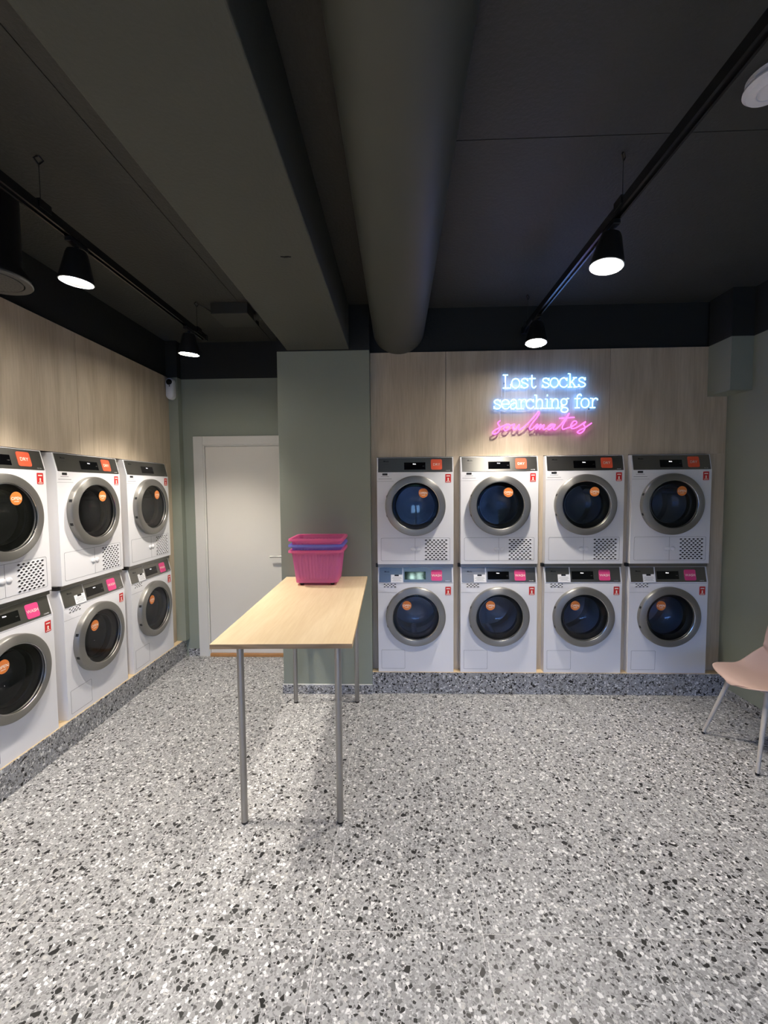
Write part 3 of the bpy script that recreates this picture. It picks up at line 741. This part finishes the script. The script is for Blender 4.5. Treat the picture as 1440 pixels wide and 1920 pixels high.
# ------------------------------------------------------------------ shell chair
ch = empty('shell_chair', (2.24, 2.59, 0), math.radians(1.5))
tag(ch, 'dusty pink plastic shell chair with grey metal legs against the green wall', 'chair')
def shell_me():
    # local: front towards -x. profile of the centre line (x, z, half width)
    prof = [(-0.225, 0.428, 0.05), (-0.222, 0.440, 0.13), (-0.205, 0.452, 0.176), (-0.16, 0.457, 0.205), (-0.09, 0.452, 0.220), (0.0, 0.446, 0.226), (0.08, 0.446, 0.222), (0.13, 0.458, 0.212),
            (0.165, 0.490, 0.198), (0.185, 0.54, 0.190), (0.20, 0.60, 0.196), (0.215, 0.67, 0.205), (0.232, 0.74, 0.200), (0.245, 0.785, 0.175), (0.250, 0.805, 0.13), (0.252, 0.812, 0.06)]
    pts = spline([Vector(p) for p in prof], 3)
    bm = bmesh.new(); rows = []; n = 16
    for i, p in enumerate(pts):
        t = i / (len(pts) - 1); row = []
        for j in range(n + 1):
            v = -1 + 2 * j / n; e = abs(v) ** 2.6
            ss_ = max(0, min(1, (p[0] + 0.03) / 0.17)); lift = e * (0.020 + 0.095 * ss_ * ss_ * (3 - 2 * ss_)) * max(0, 1 - max(0, p[1] - 0.47) / 0.16)
            fwd = -0.06 * e * max(0, min(1, (p[1] - 0.45) / 0.10))
            x = p[0] + fwd; z = p[1] + lift
            row.append(bm.verts.new((x, v * p[2], z)))
        rows.append(row)
    for a, b in zip(rows, rows[1:]):
        for j in range(n): bm.faces.new((a[j], a[j + 1], b[j + 1], b[j]))
    me = mesh(bm, True)
    return me
so = obj('seat_shell', shell_me(), 'chair_shell', ch)
sd = so.modifiers.new('solid', 'SOLIDIFY'); sd.thickness = 0.009; sd.offset = -1
ss = so.modifiers.new('sub', 'SUBSURF'); ss.levels = 1; ss.render_levels = 1
for sx in (-1, 1):
    for sy in (-1, 1):
        bm = bmesh.new()
        a = Vector((-0.115 if sx < 0 else 0.10, 0.125 * sy, 0.437)); f = Vector((-0.225 if sx < 0 else 0.215, 0.205 * sy, 0.008))
        tube(bm, [a, a + (f - a) * 0.5, f], 0.0145, 14, 0.0095)
        lg = obj('leg', mesh(bm, True), 'chair_leg', ch)
        bm = bmesh.new(); dirn = (f - a).normalized(); lathe(bm, [(0.010, 0.0), (0.011, 0.008), (0.0098, 0.014)], 14, 'z', (f.x + 0.0, f.y, 0.0), cap0=True, cap1=True)
        obj('foot', mesh(bm, True), 'rubber', lg)
bm = bmesh.new()
tube(bm, [(-0.115, -0.125, 0.431), (-0.115, 0.125, 0.431)], 0.008, 10); tube(bm, [(0.10, -0.125, 0.431), (0.10, 0.125, 0.431)], 0.008, 10)
tube(bm, [(-0.115, 0.0, 0.431), (0.10, 0.0, 0.431)], 0.008, 10)
obj('seat_frame', mesh(bm, True), 'chair_leg', ch)

# ------------------------------------------------------------------ air duct
ad = tag(empty('air_duct', (0.014, 0.2, 2.858)), 'large dark grey-green round air duct under the ceiling beside the beam', 'duct')
def duct_me(y0, y1, rx, rz, n=64):
    bm = bmesh.new(); R = []
    for y, k in ((y0, 1), (y1, 1)):
        R.append([bm.verts.new((rx * k * math.cos(2 * PI * i / n), y, rz * k * math.sin(2 * PI * i / n))) for i in range(n)])
    for a, b in zip(R, R[1:]):
        for i in range(n): bm.faces.new((a[i], a[(i + 1) % n], b[(i + 1) % n], b[i]))
    return mesh(bm, True)
obj('pipe', duct_me(YF - 0.2 + 0.01, YB - 0.2 - 0.001, 0.198, 0.176), 'duct_paint', ad)

# ------------------------------------------------------------------ lighting tracks and spot lamps
def track(x, y1, wires, label):
    y0 = -2.6
    t = tag(empty('lighting_track', (x, (y0 + y1) / 2, 2.80)), label, 'light track', 'suspended lighting tracks')
    h = (y1 - y0) / 2
    bm = bmesh.new(); bbox(bm, -0.018, 0.018, -h, h, 0.004, 0.034); bbox(bm, -0.018, -0.009, -h, h, -0.006, 0.004); bbox(bm, 0.009, 0.018, -h, h, -0.006, 0.004)
    obj('rail', mesh(bm), 'rail_black', t)
    bm = bmesh.new(); bbox(bm, -0.0205, 0.0205, h, h + 0.022, -0.008, 0.036)
    obj('end_cap', mesh(bm), 'lamp_black', t)
    cx = (y0 + y1) / 2
    for yw in wires:
        bm = bmesh.new(); tube(bm, [(0, yw - cx, 0.034), (0, yw - cx, ZC - 2.80 - 0.035)], 0.0016, 6); wv = obj('wire', mesh(bm), 'wire', t)
        bm = bmesh.new(); tube(bm, [(0, yw - cx, ZC - 2.80 - 0.036), (0.012, yw - cx + 0.01, ZC - 2.80 - 0.015), (0.002, yw - cx, ZC - 2.80 - 0.0005)], 0.0035, 6)
        tube(bm, [(0, yw - cx, ZC - 2.80 - 0.036), (-0.012, yw - cx - 0.01, ZC - 2.80 - 0.015), (-0.002, yw - cx, ZC - 2.80 - 0.0005)], 0.0035, 6)
        obj('ceiling_hook', mesh(bm), 'lamp_black', wv)
        bm = bmesh.new(); bbox(bm, -0.022, 0.022, yw - cx - 0.03, yw - cx + 0.03, 0.012, 0.046); obj('clamp', mesh(bm), 'lamp_black', wv)
    return t
track(0.955, 3.285, (-1.6, 0.15, 1.89, 3.2), 'black lighting track hung on wires above the floor before the neon sign')
track(-1.490, 3.30, (-1.6, 0.15, 1.80, 3.19), 'black lighting track hung on wires along the panelled side wall')
def lamp(x, y, tilt, label, power=LAMP_W):
    """tilt = (lean of the beam to +x, lean of the beam to +y) in degrees"""
    t = tag(empty('spot_lamp', (x, y, 2.794)), label, 'spot lamp', 'black track spot lamps')
    bm = bmesh.new(); bbox(bm, -0.016, 0.016, -0.055, 0.055, -0.022, 0.0); obj('track_adapter', mesh(bm), 'lamp_black', t, bevel=0.003)
    bm = bmesh.new(); lathe(bm, [(0.010, -0.045), (0.010, -0.020)], 14, 'z', cap0=True, cap1=True); obj('stem', mesh(bm, True), 'lamp_black', t)
    rot = (math.radians(tilt[1]), -math.radians(tilt[0]), 0)
    bm = bmesh.new(); lathe(bm, [(0.030, 0.008), (0.040, 0.004), (0.046, -0.010), (0.072, -0.128), (0.072, -0.134), (0.069, -0.134), (0.066, -0.124), (0.050, -0.06)], 40, 'z', cap0=True, cap1=True)
    hs = obj('housing', mesh(bm, True), 'lamp_black', t, (0, 0, -0.045), rot)
    bm = bmesh.new(); lathe(bm, [(0.0655, -0.1235), (0.0655, -0.1215)], 40, 'z', cap0=True, cap1=True); obj('lens', mesh(bm), 'lens_light', hs)
    bm = bmesh.new(); lathe(bm, [(0.0715, -0.1345), (0.068, -0.1365), (0.066, -0.134), (0.069, -0.1335)], 40, 'z', closed=True); obj('lens_ring', mesh(bm, True), 'plastic_white', hs)
    l = bpy.data.lights.new('spot_beam', 'SPOT'); l.energy = power; l.color = LAMP_COL; l.spot_size = math.radians(96); l.spot_blend = 0.75; l.shadow_soft_size = 0.045
    lo = bpy.data.objects.new('spot_beam', l); C.objects.link(lo); lo.parent = hs; lo.location = (0, 0, -0.145)
    return t
lamp(0.955, 2.99, (-4, -6), 'black cone spot lamp at the end of the track by the neon sign')
lamp(0.955, 1.985, (-8, -2), 'second black cone spot lamp from the neon sign on the same track')
lamp(0.955, -0.015, (0, -22), 'third black cone spot lamp from the neon sign on the same track')
lamp(0.955, -1.4, (0, 0), 'fourth black cone spot lamp from the neon sign on the same track')
lamp(-1.490, 3.06, (-4, 4), 'black cone spot lamp at the end of the track by the white door')
lamp(-1.490, 1.995, (-5, 2), 'second black cone spot lamp from the white door on the same track')
lamp(-1.490, 0.985, (-5, -8), 'third black cone spot lamp from the white door on the same track')
lamp(-1.490, -0.015, (0, -22), 'fourth black cone spot lamp from the white door on the same track')
lamp(-1.490, -1.4, (0, 0), 'fifth black cone spot lamp from the white door on the same track')

# ------------------------------------------------------------------ neon sign
NY = YB - 0.028
GL = {
 'L': (1.02, [[(0, 1.42), (.58, 1.42)], [(.28, 1.42), (.28, 0)], [(0, 0), (.92, 0), (.92, .42)]]),
 'o': (1.10, [('c', [(.98, .5), (.84, .86), (.5, 1), (.16, .86), (.02, .5), (.16, .14), (.5, 0), (.84, .14)])]),
 's': (1.00, [('s', [(.84, .74), (.68, .95), (.42, 1.0), (.18, .9), (.14, .70), (.34, .56), (.62, .46), (.86, .30), (.80, .10), (.5, 0), (.24, .06), (.09, .28)]), [(.85, 1.0), (.85, .72)], [(.09, 0), (.09, .29)]]),
 't': (0.90, [('s', [(.34, 1.36), (.34, .8), (.34, .25), (.44, .04), (.65, .0), (.84, .16)]), [(.04, .98), (.76, .98)]]),
 'c': (1.02, [('s', [(.88, .72), (.70, .95), (.45, 1.0), (.14, .82), (.02, .5), (.14, .16), (.45, 0), (.74, .04), (.94, .24)]), [(.89, 1.0), (.89, .70)]]),
 'k': (1.18, [[(0, 1.44), (.24, 1.44), (.24, 0)], [(0, 0), (.50, 0)], [(.24, .36), (.82, 1.0)], [(.60, 1.0), (1.02, 1.0)], [(.46, .60), (.90, 0)], [(.68, 0), (1.12, 0)]]),
 'e': (1.02, [('s', [(.06, .52), (.5, .52), (.95, .52), (.86, .84), (.5, 1.0), (.14, .84), (.02, .5), (.14, .16), (.5, 0), (.80, .05), (.95, .22)])]),
 'a': (1.08, [('s', [(.12, .78), (.28, .96), (.54, 1.0), (.76, .88), (.80, .62), (.80, .2), (.86, .03), (1.04, 0)]), ('s', [(.80, .58), (.48, .59), (.18, .49), (.08, .27), (.19, .05), (.45, 0), (.68, .1), (.80, .3)])]),
 'r': (0.92, [[(.04, 1.0), (.30, 1.0), (.30, 0)], [(0, 0), (.64, 0)], ('s', [(.30, .58), (.44, .88), (.68, 1.0), (.88, .92), (.90, .80)])]),
 'h': (1.26, [[(0, 1.44), (.24, 1.44), (.24, 0)], [(0, 0), (.50, 0)], ('s', [(.24, .62), (.42, .92), (.68, 1.0), (.90, .88), (.96, .6), (.96, 0)]), [(.72, 0), (1.2, 0)]]),
 'i': (0.66, [[(.04, 1.0), (.30, 1.0), (.30, 0)], [(0, 0), (.60, 0)], [(.30, 1.30), (.30, 1.48)]]),
 'n': (1.26, [[(0, 1.0), (.24, 1.0), (.24, 0)], [(0, 0), (.50, 0)], ('s', [(.24, .62), (.42, .92), (.68, 1.0), (.90, .88), (.96, .6), (.96, 0)]), [(.72, 0), (1.2, 0)]]),
 'g': (1.06, [('c', [(.78, .66), (.67, .91), (.42, 1.0), (.17, .91), (.06, .66), (.17, .41), (.42, .32), (.67, .41)]), ('s', [(.70, .90), (.84, 1.03), (1.0, 1.0)]), ('c', [(.20, .36), (.12, .2), (.26, .09), (.62, .04), (.88, -.09), (.88, -.30), (.66, -.44), (.34, -.44), (.10, -.30), (.14, -.10), (.26, .06)])]),
 'f': (0.80, [('s', [(.86, 1.26), (.74, 1.44), (.54, 1.44), (.36, 1.28), (.34, 1.0), (.34, .5), (.34, 0)]), [(.04, 1.0), (.72, 1.0)], [(.08, 0), (.66, 0)]]),
 ' ': (0.62, []),
}
ns = tag(empty('neon_sign', (1.13, NY, 2.27)), 'glowing neon sign on the wood panel reading Lost socks searching for soulmates', 'neon sign')
base = Vector((1.13, NY, 2.27))
def neon_line(txt, xa, xb, zb, xh):
    tot = sum(GL[c][0] for c in txt) - 0.08; kx = (xb - xa) / tot; x = 0.0
    for c in txt:
        adv, strokes = GL[c]
        if strokes:
            bm = bmesh.new()
            for s in strokes:
                if isinstance(s, tuple):
                    cl = s[0] == 'c'; p2 = spline([Vector((a, b, 0)) for a, b in s[1]], 5, cl)
                else: cl = False; p2 = [Vector((a, b, 0)) for a, b in s]
                tube(bm, [Vector((xa + (x + p.x) * kx, NY, zb + p.y * xh)) - base for p in p2], 0.0044, 8, closed=cl)
            obj('letter', mesh(bm, True), 'neon_blue', ns)
        x += adv
a = at_y(943, 727, NY); b = at_y(1098, 726, NY)
neon_line('Lost socks', a.x, b.x, a.z * 0.5 + b.z * 0.5, 0.0700)
a = at_y(925, 766, NY); b = at_y(1119, 765, NY)
neon_line('searching for', a.x, b.x, a.z * 0.5 + b.z * 0.5, 0.0700)
script = [(228, 772), (202, 798), (216, 832), (224, 862), (205, 900), (168, 924), (141, 912), (165, 882), (240, 842), (305, 813), (282, 834), (268, 862), (280, 882), (308, 876), (333, 848), (330, 818), (308, 814),
          (340, 828), (388, 812), (372, 848), (378, 874), (405, 864), (442, 816), (432, 850), (442, 874), (470, 862), (540, 802), (620, 714), (655, 673), (668, 688), (640, 738), (580, 812), (556, 852), (566, 874), (592, 862),
          (640, 814), (648, 824), (628, 870), (672, 824), (686, 820), (668, 870), (708, 826), (722, 824), (708, 858), (720, 872), (748, 860), (805, 824), (838, 818), (802, 812), (768, 842), (766, 870), (796, 864), (846, 816), (826, 858), (838, 874),
          (868, 856), (930, 792), (1004, 688), (965, 765), (926, 838), (932, 868), (962, 862), (1040, 834), (1086, 800), (1076, 776), (1046, 786), (1022, 828), (1032, 860), (1066, 858), (1120, 830), (1188, 784), (1166, 814), (1182, 850), (1162, 890),
          (1126, 914), (1096, 904), (1120, 880), (1182, 850), (1256, 800)]
to3 = lambda p: at_y(900 + p[0] / 6, 660 + p[1] / 6, NY) - base
bm = bmesh.new(); tube(bm, spline([to3(p) for p in script], 5), 0.0042, 8)
obj('script_word', mesh(bm, True), 'neon_pink', ns)
bm = bmesh.new(); tube(bm, [to3((893, 747)), to3((1062, 735))], 0.0042, 8)
obj('script_crossbar', mesh(bm, True), 'neon_pink', ns)
# feed leads and wall standoffs
for x, y0, y1 in ((245, 400, 500), (280, 420, 540), (1130, 400, 500), (228, 660, 770), (1195, 650, 770)):
    bm = bmesh.new(); p, q = to3((x, y0)), to3((x, y1)); tube(bm, [p + Vector((0, 0.004, 0)), q + Vector((0, 0.004, 0))], 0.0014, 6)
    obj('feed_lead', mesh(bm), 'plastic_white', ns)
for x, y in ((283, 345), (1132, 380), (168, 632), (1240, 632), (560, 850), (1000, 850)):
    p = to3((x, y)); bm = bmesh.new(); lathe(bm, [(0.004, 0.002), (0.006, YB - NY - 0.0002)], 12, 'y', (p.x, 0, p.z), cap0=True, cap1=True)
    obj('standoff', mesh(bm), 'steel_leg', ns)

# ------------------------------------------------------------------ small fittings
sm_ = tag(empty('smoke_detector', (1.292, 1.575, ZC)), 'white round smoke detector on the dark ceiling beside the track', 'smoke detector')
bm = bmesh.new(); lathe(bm, [(0.074, 0.0), (0.074, -0.012), (0.068, -0.014)], 40, 'z', cap0=True, cap1=True); obj('base', mesh(bm, True), 'plastic_white', sm_)
bm = bmesh.new(); lathe(bm, [(0.066, -0.0145), (0.066, -0.021), (0.079, -0.024), (0.081, -0.032), (0.070, -0.044), (0.045, -0.047)], 40, 'z', cap0=True, cap1=True); obj('cover', mesh(bm, True), 'plastic_white', sm_)
bm = bmesh.new(); lathe(bm, [(0.046, -0.0462), (0.044, -0.050), (0.041, -0.050), (0.039, -0.0462)], 40, 'z', closed=True); obj('sensor_ring', mesh(bm, True), 'plastic_white', sm_)

av = tag(empty('air_valve', (-1.845, 1.93, ZC)), 'black cylindrical air valve with grey perforated disc hanging beside the track', 'air valve')
bm = bmesh.new(); lathe(bm, [(0.112, -0.001), (0.112, -0.36), (0.140, -0.40), (0.146, -0.425)], 48, 'z', cap0=True, cap1=True); obj('body', mesh(bm, True), 'lamp_black', av)
bm = bmesh.new(); lathe(bm, [(0.148, -0.4255), (0.150, -0.434), (0.146, -0.439), (0.118, -0.437), (0.114, -0.4255)], 48, 'z', closed=True); obj('rim', mesh(bm, True), 'valve_grey', av)
bm = bmesh.new(); lathe(bm, [(0.112, -0.4265), (0.112, -0.438), (0.06, -0.441)], 48, 'z', cap0=True, cap1=True)
disc = obj('perforated_disc', mesh(bm, True), 'valve_grey', av)
bm = bmesh.new()
for k in range(1, 7):
    for i in range(6 * k):
        an = 2 * PI * i / (6 * k); r = 0.0165 * k
        c_ = (r * math.cos(an), r * math.sin(an)); z = -0.4415 if r < 0.062 else -0.4412 + (r - 0.06) / 0.052 * 0.003
        vs_ = [bm.verts.new((c_[0] + 0.0035 * math.cos(q * PI / 3), c_[1] + 0.0035 * math.sin(q * PI / 3), z - 0.0005)) for q in range(6)]; bm.faces.new(vs_)
po = obj('perforations', mesh(bm), 'rubber', disc); po['kind'] = 'stuff'

jb = tag(empty('ceiling_box', (-1.252, 3.338, ZC)), 'flat dark ceiling box with a ribbed hose running to the beam', 'ceiling box')
obj('case', box_me((-0.14, 0.14, -0.133, 0.133, -0.085, -0.001)), 'box_dark', jb, bevel=0.004)
bm = bmesh.new(); n = 26
prof = [(0.030 if i % 2 else 0.036, 0.1405 + i * (0.262 / n)) for i in range(n + 1)]
rr = []
for r, x in prof: rr.append([bm.verts.new((x, 0.03 + r * math.cos(2 * PI * j / 16), -0.042 + r * math.sin(2 * PI * j / 16))) for j in range(16)])
for a, b in zip(rr, rr[1:]):
    for j in range(16): bm.faces.new((a[j], a[(j + 1) % 16], b[(j + 1) % 16], b[j]))
obj('ribbed_hose', mesh(bm, True), 'box_dark', jb)
bm = bmesh.new(); tube(bm, spline([(-0.1405, -0.10, -0.06), (-0.20, -0.12, -0.025), (-0.238, -0.148, -0.012)], 4), 0.005, 6); obj('cable', mesh(bm, True), 'lamp_black', jb)

sc_ = tag(empty('security_camera', (-2.112, yl1, 2.58)), 'small white capsule-shaped security camera in the corner by the door', 'camera')
bm = bmesh.new(); ol = rrect(0.074, 0.195, 0.0365, 8); nO = len(ol)
lo = [[bm.verts.new((x * k, y, z * (1 - (1 - k) * 0.4))) for x, z in ol] for y, k in ((-0.001, 0.85), (-0.012, 1.0), (-0.045, 1.0), (-0.060, 0.90), (-0.066, 0.70))]
for a, b in zip(lo, lo[1:]):
    for i in range(nO): bm.faces.new((a[i], a[(i + 1) % nO], b[(i + 1) % nO], b[i]))
bm.faces.new(lo[0]); bm.faces.new(lo[-1]); obj('housing', mesh(bm, True), 'plastic_white', sc_)
bm = bmesh.new(); lathe(bm, [(0.027, -0.058), (0.027, -0.068), (0.018, -0.0715)], 28, 'y', (0.003, 0, 0.058), cap0=True, cap1=True); obj('lens', mesh(bm, True), 'camera_black', sc_)
bm = bmesh.new(); lathe(bm, [(0.006, -0.064), (0.006, -0.0675)], 12, 'y', (0.006, 0, 0.022), cap0=True, cap1=True); obj('sensor', mesh(bm), 'camera_black', sc_)

# exit sign hanging inside the shop front, mirrored in the nearest black display
ex = tag(empty('exit_sign', (0.40, YF + 0.25, 2.52)), 'green illuminated exit sign with running figure and arrow inside the shop front', 'exit sign')
obj('panel', box_me((-0.19, 0.19, -0.012, 0.012, -0.10, 0.10)), 'exit_green', ex)
bm = bmesh.new(); tube(bm, [(-0.15, 0, 0.10), (-0.15, 0, ZC - 2.52 - 0.001)], 0.003, 6); obj('rod', mesh(bm), 'wire', ex)
bm = bmesh.new(); tube(bm, [(0.15, 0, 0.10), (0.15, 0, ZC - 2.52 - 0.001)], 0.003, 6); obj('rod', mesh(bm), 'wire', ex)
bm = bmesh.new()
def poly(pts):
    bm.faces.new([bm.verts.new((x, 0.0135, z)) for x, z in pts])
poly([(-x, z) for x, z in ((0.095, -0.07), (0.155, -0.01), (0.135, 0.01), (0.110, -0.015), (0.110, 0.07), (0.080, 0.07), (0.080, -0.015), (0.055, 0.01), (0.035, -0.01))])
obj('arrow', mesh(bm), 'exit_white', ex)
bm = bmesh.new()
poly([(-0.15, -0.08), (-0.03, -0.08), (-0.03, 0.08), (-0.15, 0.08), (-0.15, 0.065), (-0.045, 0.065), (-0.045, -0.065), (-0.15, -0.065)])
tube(bm, [(-0.07, 0.014, 0.02), (-0.09, 0.014, -0.02), (-0.07, 0.014, -0.05)], 0.009, 6); tube(bm, [(-0.09, 0.014, -0.02), (-0.115, 0.014, -0.03), (-0.13, 0.014, -0.055)], 0.009, 6)
tube(bm, [(-0.07, 0.014, 0.02), (-0.10, 0.014, 0.012)], 0.007, 6); lathe(bm, [(0.012, 0.0125), (0.012, 0.016)], 14, 'y', (-0.062, 0, 0.042), cap0=True, cap1=True)
for v in bm.verts: v.co.x = -v.co.x
obj('running_figure', mesh(bm), 'exit_white', ex)
